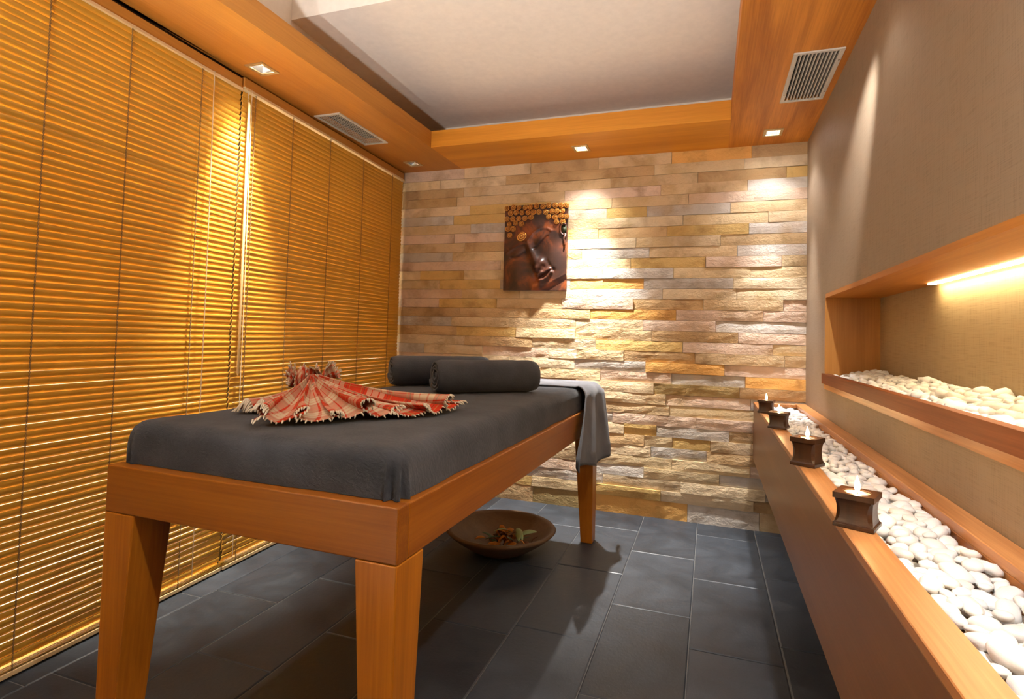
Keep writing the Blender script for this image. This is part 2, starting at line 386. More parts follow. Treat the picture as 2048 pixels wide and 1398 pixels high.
for k, js in enumerate(JOINTS):
    z1 = ztop if k == 0 else zc - (k - 1) * .0622
    z0 = zc if k == 0 else z1 - .0622
    if k == len(JOINTS) - 1: z0 = -.002
    xs = [-2.16] + js + [XR + .004]
    for i in range(len(xs) - 1):
        a, b = xs[i] + .0009, xs[i + 1] - .0009
        rough = min(1, max(0, (k - 5) / 12)) * .65 + min(1, max(0, ((a + b) / 2 + 1.4) / 1.0)) * .35
        proud = random.uniform(-.0022, .0025) + (random.choice((0, 0, 0, .004, .007)) * rough)
        tx = random.uniform(-.002, .002) * (.3 + rough); tz = random.uniform(-.0025, .003) * rough
        nx = max(3, min(12, int((b - a) / .045))); nz = 3
        q = MB(); P = []
        for ix in range(nx + 1):
            row = []
            for iz in range(nz + 1):
                u = ix / nx; v = iz / nz
                x = a + (b - a) * u; z = z0 + .0009 + (z1 - z0 - .0018) * v
                e = min(u * (b - a), (1 - u) * (b - a)) < .001 or iz in (0, nz)
                h = noise.noise(Vector((x * 14 + k * 7.1, i * 3.3, z * 30))) * (.0008 + .0022 * rough)
                yy = D - proud - tx * (u - .5) * 2 - tz * (v - .5) * 2 - h + (.0015 if e else 0)
                row.append((x, yy, z))
            P.append(row)
        q.grid(P)
        n = len(q.v); cs = [P[0][0], P[-1][0], P[-1][-1], P[0][-1]]
        ring = [j * (nz + 1) for j in range(nx + 1)] + [nx * (nz + 1) + j for j in range(1, nz + 1)] + [j * (nz + 1) + nz for j in range(nx - 1, -1, -1)] + [j for j in range(nz - 1, 0, -1)]
        for r in ring: p = q.v[r]; q.v.append((p[0], D + .036, p[2]))
        for j in range(len(ring)):
            j2 = (j + 1) % len(ring); q.f.append((ring[j2], ring[j], n + j, n + j2))
        o = q.build('stone', M['stone'], wb)
        c = PAL[FIX.get((k, i)) or random.choice(PICK)]; g = random.uniform(1.05, 1.26)
        o.color = (c[0] * g, c[1] * g, c[2] * g, 1)

# ---- right wall with the niche opening
NY1 = 2.872; NZ0, NZ1 = .878, 1.252; NXB = .705
wr = MB()
wr.box(XR, XR + .30, YB, D + .06, 0, NZ0 - .021); wr.box(XR, XR + .30, YB, D + .06, NZ1 + .0185, ZC2)
wr.box(XR, XR + .30, NY1 + .0175, D + .06, NZ0 - .021, NZ1 + .0185); wr.box(XR, XR + .30, YB, -.62, NZ0 - .021, NZ1 + .0185); wr.box(NXB + .0125, XR + .30, -.62, NY1 + .0175, NZ0 - .021, NZ1 + .0185)
wr = structure(wr.build('wall_right', M['linen'])); wr['label'] = 'linen covered side wall with a long lit niche'
ni = structure(empty('trim_1', (0, 0, 0))); ni['label'] = 'wooden lining of the wall niche'
MB().box(XR - .004, NXB, -.6, NY1, NZ1, NZ1 + .018).build('top_board', M['soffit_y'], ni)
MB().box(XR - .004, NXB, NY1, NY1 + .017, NZ0 - .02, NZ1).build('side_board', M['niche_wood'], ni)
MB().box(XR + .012, NXB, -.6, NY1, NZ0 - .012, NZ0 + .004).build('bottom_board', M['soffit_y'], ni)
MB().box(NXB, NXB + .012, -.6, NY1, NZ0, NZ1).build('back_panel', M['nicheback'], ni)
bevel(MB().box(XR - .016, XR + .012, -.6, NY1 + .017, .866, .911).build('lip_board', M['niche_lip'], ni), .001)
MB().box(XR - .008, XR + .006, -.6, NY1 + .005, .843, .866).build('lower_trim', M['planter_rim'], ni)

# ---- left: glazed partition, upper wall, corridor beyond
def skew(mb, off=0): mb.v = [(x + .05035 * (D - y) - 2.0252, y, z) for x, y, z in mb.v]; return mb
win = structure(empty('window_1', (0, 0, 0))); win['label'] = 'glazed partition behind the blinds'
skew(MB().box(-.118, -.110, YB, D, .05, 2.20)).build('window_pane', M['glass'], win)
skew(MB().box(-.14, -.052, YB, D, 2.075, 2.262)).build('head_light_stop', M['alum'], win)  # added dark board, unseen, blocks corridor light above the headrails
for yy in (D - .03, 1.93, .2, YB + .03):
    skew(MB().box(-.135, -.052, yy - .045, yy + .045, 0, 2.07)).build('window_frame', M['alum'], win)  # unseen posts, made deep to block light at the blinds' joint
skew(MB().box(-.14, -.09, YB, D, 0, .05)).build('window_frame', M['alum'], win)
wl = structure(skew(MB().box(-.20, .135, YB, D + .05, 2.262, ZC2)).build('wall_left', M['ceil'])); wl['label'] = 'plain wall above the blinds'
structure(MB().box(-3.6, -3.45, YB, D + .1, 0, ZC2).build('wall_corridor', M['corr']))['label'] = 'pale wall of the lit space beyond the glass'
structure(MB().box(-3.6, -2.16, D + .0, D + .12, 0, ZC2).build('wall_corridor_end', M['corr']))['label'] = 'pale end wall beyond the glass'
structure(MB().box(-3.6, -1.6, YB - .1, YB, 0, ZC2).build('wall_corridor_near', M['corr']))['label'] = 'pale near wall beyond the glass'
structure(MB().box(-1.8, XR + .3, YB - .1, YB, 0, ZC2).build('wall_front', M['linen']))['label'] = 'linen covered wall opposite the stone wall'

# ---- ceilings
ce = structure(MB().box(-3.6, XR + .1, YSTEP, D + .1, ZC, ZC + .1).box(-3.6, XR + .1, YB - .1, YSTEP, ZC2, ZC2 + .08)
               .box(-3.6, XR + .1, YSTEP, YSTEP + .05, ZC + .1, ZC2 + .08).build('ceiling', M['ceil'])); ce['label'] = 'beige painted ceiling with a dropped panel'

# ---- soffit panels with cut-outs
LIGHTS = dict(a=(-1.834, 1.886), b=(-1.866, 3.256), c=(-.735, 3.235), d=(.300, 3.243), h=(.330, 1.90), e=(-1.80, .45), g=(.300, .42))
VL = (-1.966, -1.807, 2.386, 2.850); VR = (.290, .467, 2.364, 2.841)
def panel(name, x0, x1, y0, y1, holes, mat, slant=False):
    xs = sorted({x0, x1} | {h[0] for h in holes} | {h[1] for h in holes}); ys = sorted({y0, y1} | {h[2] for h in holes} | {h[3] for h in holes})
    q = MB(); zt = HL
    for i in range(len(xs) - 1):
        for j in range(len(ys) - 1):
            mx, my = (xs[i] + xs[i + 1]) / 2, (ys[j] + ys[j + 1]) / 2
            if any(h[0] < mx < h[1] and h[2] < my < h[3] for h in holes): continue
            q.quad((xs[i], ys[j + 1], HS), (xs[i + 1], ys[j + 1], HS), (xs[i + 1], ys[j], HS), (xs[i], ys[j], HS))
    for h in holes:
        a, b, c, d = h; t = HS + .07
        for p, r in (((a, c), (b, c)), ((b, c), (b, d)), ((b, d), (a, d)), ((a, d), (a, c))):
            q.quad((p[0], p[1], HS), (r[0], r[1], HS), (r[0], r[1], t), (p[0], p[1], t))
        q.quad((a, c, t), (b, c, t), (b, d, t), (a, d, t))
    for p, r in (((x0, y0), (x1, y0)), ((x1, y0), (x1, y1)), ((x1, y1), (x0, y1)), ((x0, y1), (x0, y0))):
        q.quad((p[0], p[1], HS), (r[0], r[1], HS), (r[0], r[1], zt), (p[0], p[1], zt))
    q.quad((x0, y0, zt), (x1, y0, zt), (x1, y1, zt), (x0, y1, zt))
    if slant: q.v = [(x if x > x0 + 1e-6 else xl(y, .0265), y, z) for x, y, z in q.v]
    return structure(q.build(name, mat))
def lh(k): x, y = LIGHTS[k]; return (x - .036, x + .036, y - .040, y + .040)
def vh(v): return (v[0] + .012, v[1] - .012, v[2] + .012, v[3] - .012)
panel('trim_2', -2.06, XI, YB, D + .0, [lh('a'), lh('b'), lh('e'), vh(VL)], M['soffit_y'], True)['label'] = 'wood veneer soffit above the blinds'
panel('trim_3', XI + .0006, XRI - .0006, YI, D + .03, [lh('c')], M['soffit_x'])['label'] = 'wood veneer soffit above the stone wall'
panel('trim_4', XRI, XR + .004, YB, D + .03, [lh('d'), lh('g'), lh('h'), vh(VR)], M['soffit_r'])['label'] = 'figured wood veneer soffit along the niche wall'

# ================================================================== DOWNLIGHTS
def spot(name, loc, power, col, size, blend, rad=.02, tilt=(0, 0, 0), parent=None):
    l = bpy.data.lights.new(name, 'SPOT'); l.energy = power; l.color = col; l.spot_size = size; l.spot_blend = blend; l.shadow_soft_size = rad
    o = bpy.data.objects.new(name, l); COL.objects.link(o); o.rotation_euler = tilt
    if parent is not None: o.parent = parent
    o.location = loc; return o
def downlight(k, label, lit, power=0, col=WARM, size=1.9, blend=.9, core=0, tilt=(0, 0, 0), lamp='lamp', spill=0, csize=.78):
    x, y = LIGHTS[k]
    t = empty('downlight', (x, y, HS), label, 'ceiling light', 'square recessed downlights in the soffit')
    q = MB()
    for a, b, c, d in ((-.047, .047, -.052, -.037), (-.047, .047, .037, .052), (-.047, -.033, -.037, .037), (.033, .047, -.037, .037)): q.box(a, b, c, d, -.005, .001)
    bevel(q.build('bezel', M['chrome'], t), .001)
    q = MB(); h = .045
    q.quad((-.033, -.037, 0), (.033, -.037, 0), (.022, -.022, h), (-.022, -.022, h)); q.quad((.033, -.037, 0), (.033, .037, 0), (.022, .022, h), (.022, -.022, h))
    q.quad((.033, .037, 0), (-.033, .037, 0), (-.022, .022, h), (.022, .022, h)); q.quad((-.033, .037, 0), (-.033, -.037, 0), (-.022, -.022, h), (-.022, .022, h))
    q.build('reflector', M['steel'], t)
    zz = .030 if lit else .038
    MB().box(-.026, .026, -.026, .026, zz, zz + .008).build('lamp', M[lamp if lit else 'lampoff'], t)
    if lit:
        spot('downlight_beam', (0, 0, -.012), power, col, size, blend, .022, (0, 0, 0), t)
        if core: spot('downlight_core', (0, 0, -.012), core, col, csize, 1.0, .022, tilt, t)
        if spill: spot('downlight_spill', (0, 0, -.012), spill, col, 3.05, .8, .022, (0, 0, 0), t)
    return t
downlight('a', 'lit square downlight in the soffit over the joint of the blinds', True, 14, (1, .92, .80), 1.6, 1.0, 300, (0, .15, 0), 'lampdim')
downlight('b', 'unlit square downlight beside the blind and the stone wall', False)
downlight('c', 'lit square downlight in the soffit above the carved face plaque', True, 16, NEUT, 1.75, .6, 330, (-.07, 0, 0), 'lamp', 0, 1.15)
downlight('d', 'lit square downlight between the slotted vent and the stone wall corner', True, 9, (1, .99, 1), 1.75, .6, 110, (0, 0, 0), 'lamp', .8)
hd = (Vector((XR, 2.30, 1.70)) - Vector((.330, 1.90, 2.148))).to_track_quat('-Z', 'Y').to_euler()
downlight('h', 'lit square downlight turned towards the linen wall before the slotted vent', True, 2, (1, .99, .97), 1.75, .6, 52, tuple(hd), 'lampdim', 0, .66)
downlight('e', 'added fill downlight, unseen, in the soffit near the camera end of the blinds', True, 20, NEUT, 2.4, 1.0, 0)  # added out of view to brighten the blind side
downlight('g', 'added fill downlight, unseen, above the camera end of the pebble planter', True, 75, (1, 1, 1), 2.4, 1.0, 0)  # added out of view to brighten the near pebbles

# added fill uplighters, unseen, one behind and one left of the camera
fp = empty('fill_uplight', (-.60, -1.0, 0), 'added pole uplighter for fill, unseen, by the wall opposite the stone', 'lamp')
MB().lathe([(.13, 0), (.13, .02), (.02, .03)], 28).build('lamp_base', M['alum'], fp, True)
MB().tube([(0, 0, .02), (0, 0, .72)], .012, 10).build('lamp_pole', M['alum'], fp, True)
MB().lathe([(.03, .70), (.07, .72), (.085, .80), (.080, .80), (.06, .735)], 28, cap=False).build('lamp_bowl', M['alum'], fp, True)
MB().lathe([(.001, .765), (.066, .765), (.066, .77)], 28).build('lamp_disc', M['lamp'], fp, True)
up = spot('fill_beam', (0, 0, .80), 370, (.94, .98, 1.0), 1.46, .8, .09, (math.pi - .78, 0, 0), fp)
fq = empty('fill_uplight', (-.95, .22, 0), 'added low fill uplighter, unseen, near the foot of the massage table', 'lamp')  # second added uplighter, also casts the dark bands along the ceiling edges
MB().lathe([(.10, 0), (.10, .02), (.05, .03), (.05, .10), (.085, .12), (.085, .22), (.080, .22), (.070, .15)], 28, cap=False).build('lamp_can', M['alum'], fq, True)
MB().lathe([(.001, .165), (.072, .165), (.072, .17)], 28).build('lamp_disc', M['lamp'], fq, True)
spot('fill_beam', (0, 0, .215), 85, (.97, .99, 1.0), .92, .6, .075, (math.pi - .54, 0, 0), fq)
# corridor lamp behind the glass
ct = empty('corridor_light', (-2.85, 1.6, ZC2), 'round ceiling lamp in the space beyond the glass', 'ceiling light')
MB().lathe([(.16, -.06), (.18, -.04), (.18, -.0)], 28).build('lamp_shade', M['lampdim'], ct, True)
al = bpy.data.lights.new('corridor_lamp', 'AREA'); al.energy = 900; al.color = (1, .88, .70); al.shape = 'RECTANGLE'; al.size = .5; al.size_y = 4.0
ao = bpy.data.objects.new('corridor_lamp', al); COL.objects.link(ao); ao.parent = ct; ao.location = (0, -.4, -.08)

# ================================================================== AIR VENTS
def vent(v, label, mesh_grid):
    x0, x1, y0, y1 = v; cx, cy = (x0 + x1) / 2, (y0 + y1) / 2; hx, hy = (x1 - x0) / 2, (y1 - y0) / 2
    t = empty('air_vent', (cx, cy, HS), label, 'air vent', 'air vents in the soffit')
    f = .015
    q = MB(); z0, z1 = -.006, .001
    for a, b, c, d in ((-hx, hx, -hy, -hy + f), (-hx, hx, hy - f, hy), (-hx, -hx + f, -hy + f, hy - f), (hx - f, hx, -hy + f, hy - f)): q.box(a, b, c, d, z0, z1)
    vf = bevel(q.build('vent_frame', M['vent'], t), .0015)
    MB().box(-hx + .014, hx - .014, -hy + .014, hy - .014, .030, .034).build('duct_shade', M['dark'], t)  # black sheet stands in for the unlit depth of the duct
    ix, iy = hx - f, hy - f
    if mesh_grid:
        n = 9
        bm1 = MB().box(-.0007, .0007, -iy, iy, -.0030, -.0018).mesh('bar'); bm1.materials.append(M['vent'])
        bm2 = MB().box(-ix, ix, -.0007, .0007, -.0032, -.0020).mesh('cross_bar'); bm2.materials.append(M['vent'])
        for i in range(1, n):
            o = link('bar', bm1, None, t); o.location.x = -ix + 2 * ix * i / n
        m = 30
        for i in range(1, m):
            o = link('cross_bar', bm2, None, t); o.location.y = -iy + 2 * iy * i / m
    else:
        n = 11
        bm1 = MB().box(-.0022, .0022, -iy, iy, -.004, .016).mesh('bar'); bm1.materials.append(M['vent'])
        for i in range(0, n + 1):
            o = link('bar', bm1, None, t); o.location.x = -ix + 2 * ix * i / n
        sm = MB().lathe([(.0035, -.0075), (.0035, -.0055)], 10).mesh('screw'); sm.materials.append(M['steel'])
        for sx in (-1, 1):
            for sy in (-.62, .62):
                o = link('screw', sm, None, vf); o.location = (sx * (hx - f / 2), sy * hy, 0)
vent(VL, 'fine mesh air vent in the soffit above the blind', True)
vent(VR, 'slotted air vent in the figured veneer beside the linen wall', False)

# ================================================================== BLINDS
PITCH_S = .0225
def helix(y, z0, z1, x, r=.0016, step=.011):
    a = []; b = []; n = int((z1 - z0) / step * 4)
    for i in range(n + 1):
        z = z0 + (z1 - z0) * i / n; q = i * math.pi / 4
        a.append((x + r * math.cos(q), y + r * math.sin(q), z)); b.append((x - r * math.cos(q), y - r * math.sin(q), z))
    return a, b
def blind(ya, yb, label, ladders, proud, ztop, wand=None, lift=()):
    L = yb - ya; ym = (ya + yb) / 2
    t = empty('venetian_blind', (xl(ym) + proud, ym, 0), label, 'blind', 'wooden venetian blinds over the glass', TH)
    L = L / math.cos(TH); h = L / 2
    hr = bevel(MB().box(-.045, -.008, -h, h, ztop + .008, ztop + .052).build('headrail', M['rail'], t), .002)
    MB().box(-.040, -.003, -h, h, ztop - .002, ztop + .0085).build('rail_edge', M['railpale'], hr)
    w = .0242; tilt = math.radians(72); n = 6; prof = []
    for i in range(n + 1):
        s = (i / n - .5); bow = -.0034 * (1 - 4 * s * s)
        prof.append((s * w, bow))
    ring = [(p, q + .0008) for p, q in prof] + [(p, q - .0008) for p, q in reversed(prof)]
    q = MB(); m = len(ring)
    for yy in (-h, h):
        for p, r in ring: q.v.append((p, yy, r))
    q.f = [(i, (i + 1) % m, m + (i + 1) % m, m + i) for i in range(m)] + [tuple(reversed(range(m))), tuple(range(m, 2 * m))]
    sm = q.mesh('slat'); sm.materials.append(M['slat'])
    z = .052; zs = []
    while z < ztop - .008: zs.append(z); z += PITCH_S
    for z in zs:
        o = link('slat', sm, None, t); j = random.gauss(0, .035) if random.random() < .35 else random.gauss(0, .012)
        o.location = (-.020 + random.gauss(0, .0004), random.gauss(0, .0012), z + random.gauss(0, .0005)); o.rotation_euler = (random.gauss(0, .0004), -tilt + j, 0)
    for i in range(3):
        o = link('slat', sm, None, t); o.location = (-.020, 0, .026 + .006 * i); o.rotation_euler = (0, -.1, 0)
    bevel(MB().box(-.033, -.006, -h, h, .006, .021).build('bottom_rail', M['railpale'], t), .002)
    for y in ladders:
        yy = (y - ym) / math.cos(TH)
        a, b = helix(yy, .02, ztop, -.0085)
        MB().tube(a, .0010, 4).tube(b, .0010, 4).build('ladder_cord', M['cord'], t)
        MB().tube([(-.034, yy, .02), (-.034, yy, ztop)], .001, 5).build('rear_cord', M['cord'], t)
    for y, zb in lift:
        yy = (y - ym) / math.cos(TH)
        MB().tube([(.002, yy, zb), (.003, yy, 1.2), (-.004, yy, ztop + .01)], .0018, 6).build('lift_cord', M['cordpale'], t)
    if wand is not None:
        yy = (wand - ym) / math.cos(TH)
        wd_ = MB().tube([(.010, yy, .835), (.010, yy, .85), (.006, yy, 2.03), (.004, yy, 2.045)], [.003, .0055, .0055, .003], 8).build('tilt_wand', M['railpale'], t, True)
        MB().tube([(.004, yy, 2.04), (.001, yy, 2.06), (-.006, yy, ztop + .01)], .0016, 6).build('wand_hook', M['steel'], wd_)
    return t
blind(-.35, 1.904, 'wider honey wood venetian blind with a pale lift cord', (1.12, 1.385, 1.69, .70, .25, -.2), .0, 2.088, None, ((1.745, .05),))
blind(1.912, 3.418, 'honey wood venetian blind with a tilt wand ending at the stone wall', (1.985, 2.245, 2.56, 2.90, 3.26), .003, 2.098, 1.93, ((1.955, .05),))

# ================================================================== MASSAGE TABLE
TX0, TX1, TY0, TY1, TZ1, TZ0 = -1.3945, -.5708, .9855, 2.9453, .6986, .586
TL = (TX1, TY0, 0); TYAW = -.012
tab = empty('massage_table', TL, 'wooden massage table with tapered legs', 'table', None, TYAW)
def tb(mb, name, mat): return bevel(mb.build(name, mat, tab, False, TL), .003, 2)
at = .042
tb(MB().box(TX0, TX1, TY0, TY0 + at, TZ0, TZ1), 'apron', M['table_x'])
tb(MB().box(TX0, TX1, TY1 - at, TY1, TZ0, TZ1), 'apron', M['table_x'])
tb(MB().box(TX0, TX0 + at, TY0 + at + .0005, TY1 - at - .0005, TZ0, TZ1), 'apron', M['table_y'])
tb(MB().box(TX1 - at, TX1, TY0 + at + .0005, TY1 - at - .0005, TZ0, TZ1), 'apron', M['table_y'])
MB().box(TX0 + at, TX1 - at, TY0 + at, TY1 - at, TZ1 - .05, TZ1 - .002).build('support_panel', M['table_y'], tab, False, TL)
for sx in (0, 1):
    for sy in (0, 1):
        wx, wy, bx, by = .098, .108, .060, .074
        xa, xb = (TX0, TX0 + wx) if sx == 0 else (TX1 - wx, TX1); ya, yb = (TY0, TY0 + wy) if sy == 0 else (TY1 - wy, TY1)
        cx0, cx1 = (TX0, TX0 + bx) if sx == 0 else (TX1 - bx, TX1); cy0, cy1 = (TY0, TY0 + by) if sy == 0 else (TY1 - by, TY1)
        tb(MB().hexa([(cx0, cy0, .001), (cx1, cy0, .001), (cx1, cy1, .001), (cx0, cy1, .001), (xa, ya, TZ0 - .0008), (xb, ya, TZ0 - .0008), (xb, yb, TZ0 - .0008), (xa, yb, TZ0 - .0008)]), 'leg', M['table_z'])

# ---- towel-covered mattress: a sheet wrapped over a rounded slab
MX0, MX1, MY0, MY1, MZ0, MZ1 = TX0 + .018, TX1 - .018, TY0 + .030, TY1 - .012, TZ1 + .001, .803
def wrap(x, y, r, X0, X1, Y0, Y1, zt, zb):
    qx = min(max(x, X0 + r), X1 - r); qy = min(max(y, Y0 + r), Y1 - r); dx, dy = x - qx, y - qy; d = math.hypot(dx, dy)
    if d < 1e-9: return Vector((x, y, zt)), 0
    nx, ny = dx / d, dy / d
    if d < r * math.pi / 2: a = d / r; return Vector((qx + nx * r * math.sin(a), qy + ny * r * math.sin(a), zt - r * (1 - math.cos(a)))), d
    return Vector((qx + nx * r, qy + ny * r, max(zb, zt - r - (d - r * math.pi / 2)))), d
q = MB(); P = []; rr = .034; ext = (MZ1 - MZ0) - rr + rr * math.pi / 2 - rr
nx, ny = 84, 150
for i in range(nx + 1):
    row = []
    for j in range(ny + 1):
        x = MX0 - ext + (MX1 - MX0 + 2 * ext) * i / nx; y = MY0 - ext + (MY1 - MY0 + 2 * ext) * j / ny
        p, d = wrap(x, y, rr, MX0, MX1, MY0, MY1, MZ1, MZ0)
        u = noise.noise(Vector((x * 5, y * 5, 0))) * .0035 + noise.noise(Vector((x * 16, y * 13, 4))) * .0012
        p.z += u if p.z > MZ1 - .03 else 0
        # gathered fold at each corner
        cxn = max(0, abs(x - (MX0 + MX1) / 2) - (MX1 - MX0) / 2 + rr); cyn = max(0, abs(y - (MY0 + MY1) / 2) - (MY1 - MY0) / 2 + rr)
        if cxn > 0 and cyn > 0:
            ang = math.atan2(cyn, cxn); k = min(1, d / .08)
            a = .011 * k * math.cos(8 * (ang - .8))
            p.x += a * (1 if x > -1 else -1) * math.cos(ang); p.y += a * (1 if y > 2 else -1) * math.sin(ang)
        elif d > rr:
            wv = noise.noise(Vector((x * 7, y * 7, 9))) * .006 * min(1, (d - rr) / .05)
            if cxn > 0: p.x += wv * (1 if x > -1 else -1)
            else: p.y += wv * (1 if y > 2 else -1)
        row.append(p)
    P.append(row)
q.grid(P)
mt = q.build('mattress', M['terry'], None, True, (TX1, TY0, MZ0)); mt.location = (TX1, TY0, MZ0); mt.rotation_euler.z = TYAW
tag(mt, 'thick mattress wrapped in grey towelling on the massage table', 'mattress')

# ---- loose towel over the head end, hanging from the far corner
q = MB(); P = []; nu, nv = 70, 34; XE = TX1 + .036; Zt = MZ1 + .011
toplen = .70; r = .045; hang = .30
for i in range(nu + 1):
    s = (toplen + r * math.pi / 2 + hang) * i / nu; row = []
    for j in range(nv + 1):
        v = j / nv; y = 2.60 + .365 * v
        hg = max(0, s - toplen)
        if s < toplen: x, z = XE - r - toplen + s, Zt
        elif hg < r * math.pi / 2: a = hg / r; x, z = XE - r + r * math.sin(a), Zt - r + r * math.cos(a)
        else: x, z = XE, Zt - r - (hg - r * math.pi / 2)
        k = min(1, max(0, hg / .33))
        y = y - k * (1 - v) * .30 + k * v * .02
        fold = math.sin(v * 15 + 1.0 + 1.2 * k) * .016 * k + math.sin(v * 31 + 2) * .005 * k
        x += fold + .040 * k * v + .018 * k
        z -= .05 * k * k * (v - .35) - .012 * math.sin(v * 9) * k * k
        if s < toplen: z += .002 * noise.noise(Vector((x * 9, y * 9, 2))) - .004 * (v < .04)
        if v > .86 and hg < .05: z -= (v - .86) * .10
        row.append((x, y, z))
    P.append(row)
q.grid(P)
tw2 = q.build('hanging_towel', M['terry_lit'], None, True, (XE, 2.6, Zt)); tw2.location = (XE, 2.6, Zt); solid(tw2, .006, 0)
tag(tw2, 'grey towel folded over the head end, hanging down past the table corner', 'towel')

# ---- rolled towels
def rolled(p0, p1, rad, label):
    p0, p1 = Vector(p0), Vector(p1); L = (p1 - p0).length; ang = math.atan2(p1.y - p0.y, p1.x - p0.x)
    t = empty('rolled_towel', (p0 + p1) / 2, label, 'towel', 'charcoal towel rolls on the table', ang)
    q = MB(); P = []; n = 150; turns = 3.6; m = 16
    for i in range(n + 1):
        th = 2 * math.pi * turns * i / n; rr = .012 + (rad - .012) * (i / n) ** .9
        if i > n * .72: rr = min(rr + .0, rad)
        row = []
        for j in range(m + 1):
            u = j / m * 2 - 1; e = max(0, abs(u) - .86) / .14
            sq = 1 - .10 * e * e
            wob = 1 + .02 * noise.noise(Vector((u * 3, th * .5, rad * 40)))
            y = rr * sq * wob * math.cos(th + 2.2); z = rad * .97 + rr * sq * wob * math.sin(th + 2.2) * .97
            row.append((u * L / 2 + .006 * noise.noise(Vector((th, u * 2, 1))) * e, y, z))
        P.append(row)
    q.grid(P)
    o = q.build('towel_roll', M['terry_dark'], t, True); solid(o, .010, 0)
    return t
rolled((-1.035, 2.030, MZ1 + .004), (-.715, 2.335, MZ1 + .004), .0705, 'charcoal rolled towel with its whole length showing, on the mattress')
rolled((-1.340, 2.205, MZ1 + .004), (-1.010, 2.520, MZ1 + .004), .0705, 'charcoal rolled towel half hidden behind another roll, near the blind')

# ================================================================== PLAID CLOTH
K = Vector((-1.315, 1.640, MZ1 + .006))
ct_ = empty('plaid_cloth', K, 'red and cream plaid cotton cloth knotted and fanned out on the mattress', 'cloth')
def fan(i, j, nu, nv, layer=0):
    u = i / nu; v = j / nv
    a = math.radians(-66 + 63 * u + layer)
    R = .545 + .018 * math.sin(u * 9 + .6) + (.035 if u < .12 else 0) * (1 - u / .12)
    rad = .035 + R * v
    ph = u * math.pi * 7.5 + .3 + .5 * math.sin(v * 3)
    pl = abs(math.sin(ph)); amp = .046 * (.30 + .70 * v) * (.75 + .35 * math.sin(u * 17))
    hgt = amp * pl ** 1.2 + .062 * (1 - v) ** 2.0 + .004
    a += math.radians(3.4) * math.sin(2 * ph) * v + math.radians(1.5) * pl * v
    rad += .010 * math.sin(u * 60) * v
    return Vector((rad * math.cos(a), rad * math.sin(a), hgt))
def add_uv(me, nu, nv, su=1, sv=1):
    uvl = me.uv_layers.new(name='UVMap')
    for p in me.polygons:
        for li in p.loop_indices:
            vi = me.loops[li].vertex_index; uvl.data[li].uv = (vi // (nv + 1) / nu * su, (vi % (nv + 1)) / nv * sv)
nu, nv = 170, 26
q = MB().grid([[fan(i, j, nu, nv) for j in range(nv + 1)] for i in range(nu + 1)])
o = q.build('cloth_fan', M['plaid'], ct_, True); add_uv(o.data, nu, nv, 1.6, 1.0); solid(o, .002, 0)
# folded under layer on the near side
q = MB(); P = []
for i in range(31):
    row = []
    for j in range(13):
        u, v = i / 30, j / 12
        a = math.radians(-80 + 14 * u); rad = .05 + .34 * v
        row.append((rad * math.cos(a), rad * math.sin(a), .006 + .030 * abs(math.sin(u * 7)) * v + .05 * (1 - v) ** 2))
    P.append(row)
q.grid(P); o = q.build('cloth_fold', M['plaid'], ct_, True); add_uv(o.data, 30, 12, .5, .7); solid(o, .002, 0)
# fringe
fr = MB()
for i in range(0, 171):
    p = fan(i, nv, nu, nv); d = Vector((p.x, p.y, 0)).normalized()
    e = p + d * (random.uniform(.005, .011) + (.022 if i < 12 else 0)) + Vector((random.gauss(0, .003), random.gauss(0, .003), 0)); e.z = max(.003, p.z - random.uniform(.002, .010))
    fr.tube([p - d * .002, (p + e) / 2 + Vector((0, 0, .002)), e], [.0030, .0026, .0014], 4)
for i in range(24):
    u = i / 23; a = math.radians(-80 + 14 * u); p = Vector((.39 * math.cos(a), .39 * math.sin(a), .006 + .03 * abs(math.sin(u * 7))))
    d = Vector((math.cos(a), math.sin(a), 0)); e = p + d * random.uniform(.02, .035); e.z = .003
    fr.tube([p, (p + e) / 2 + Vector((0, 0, .003)), e], [.003, .0026, .0014], 4)
o = fr.build('fringe', M['fringe'], ct_, True); o['kind'] = 'stuff'
# knot: two ruffled rosettes
def rosette(cx, cy, cz, R, seed, tilt):
    q = MB(); P = []; nu2, nv2 = 96, 12
    for i in range(nu2 + 1):
        row = []
        for j in range(nv2 + 1):
            u, v = i / nu2, j / nv2; th = 2 * math.pi * 1.6 * u
            rad = R * (.12 + .88 * v) * (.8 + .25 * math.sin(th * 2.3 + seed))
            z = R * (1.0 * v - .55 * v * v) + R * .42 * v * math.sin(th * 5 + seed * 2) + .16 * R * math.sin(th * 11)
            x, y = rad * math.cos(th), rad * math.sin(th)
            x, z = x * math.cos(tilt) - z * math.sin(tilt), x * math.sin(tilt) + z * math.cos(tilt)
            row.append((cx + x, cy + y, max(.004, cz + z)))
        P.append(row)
    q.grid(P); o = q.build('cloth_knot', M['plaid'], ct_, True); add_uv(o.data, nu2, nv2, 2.2, .9); solid(o, .002, 0)
    fz = MB()
    for i in range(0, nu2 + 1):
        p = Vector(P[i][-1]); c = Vector((cx, cy, cz)); d = (p - c).normalized()
        fz.tube([p - d * .001, p + d * random.uniform(.006, .013)], [.0030, .0016], 4)
    f = fz.build('fringe', M['fringe'], ct_, True); f['kind'] = 'stuff'
rosette(-.005, -.062, .030, .068, 1.3, -.45)
rosette(.012, .042, .052, .062, 4.1, .25)
q = MB(); P = []
for i in range(25):
    th = 2 * math.pi * i / 24; P.append([((.018 + .040 * (1 - v) ** 1.5) * math.cos(th) * (1 + .12 * math.sin(5 * th)), (.018 + .05 * (1 - v) ** 1.5) * math.sin(th), .005 + .075 * v) for v in [k / 8 for k in range(9)]])
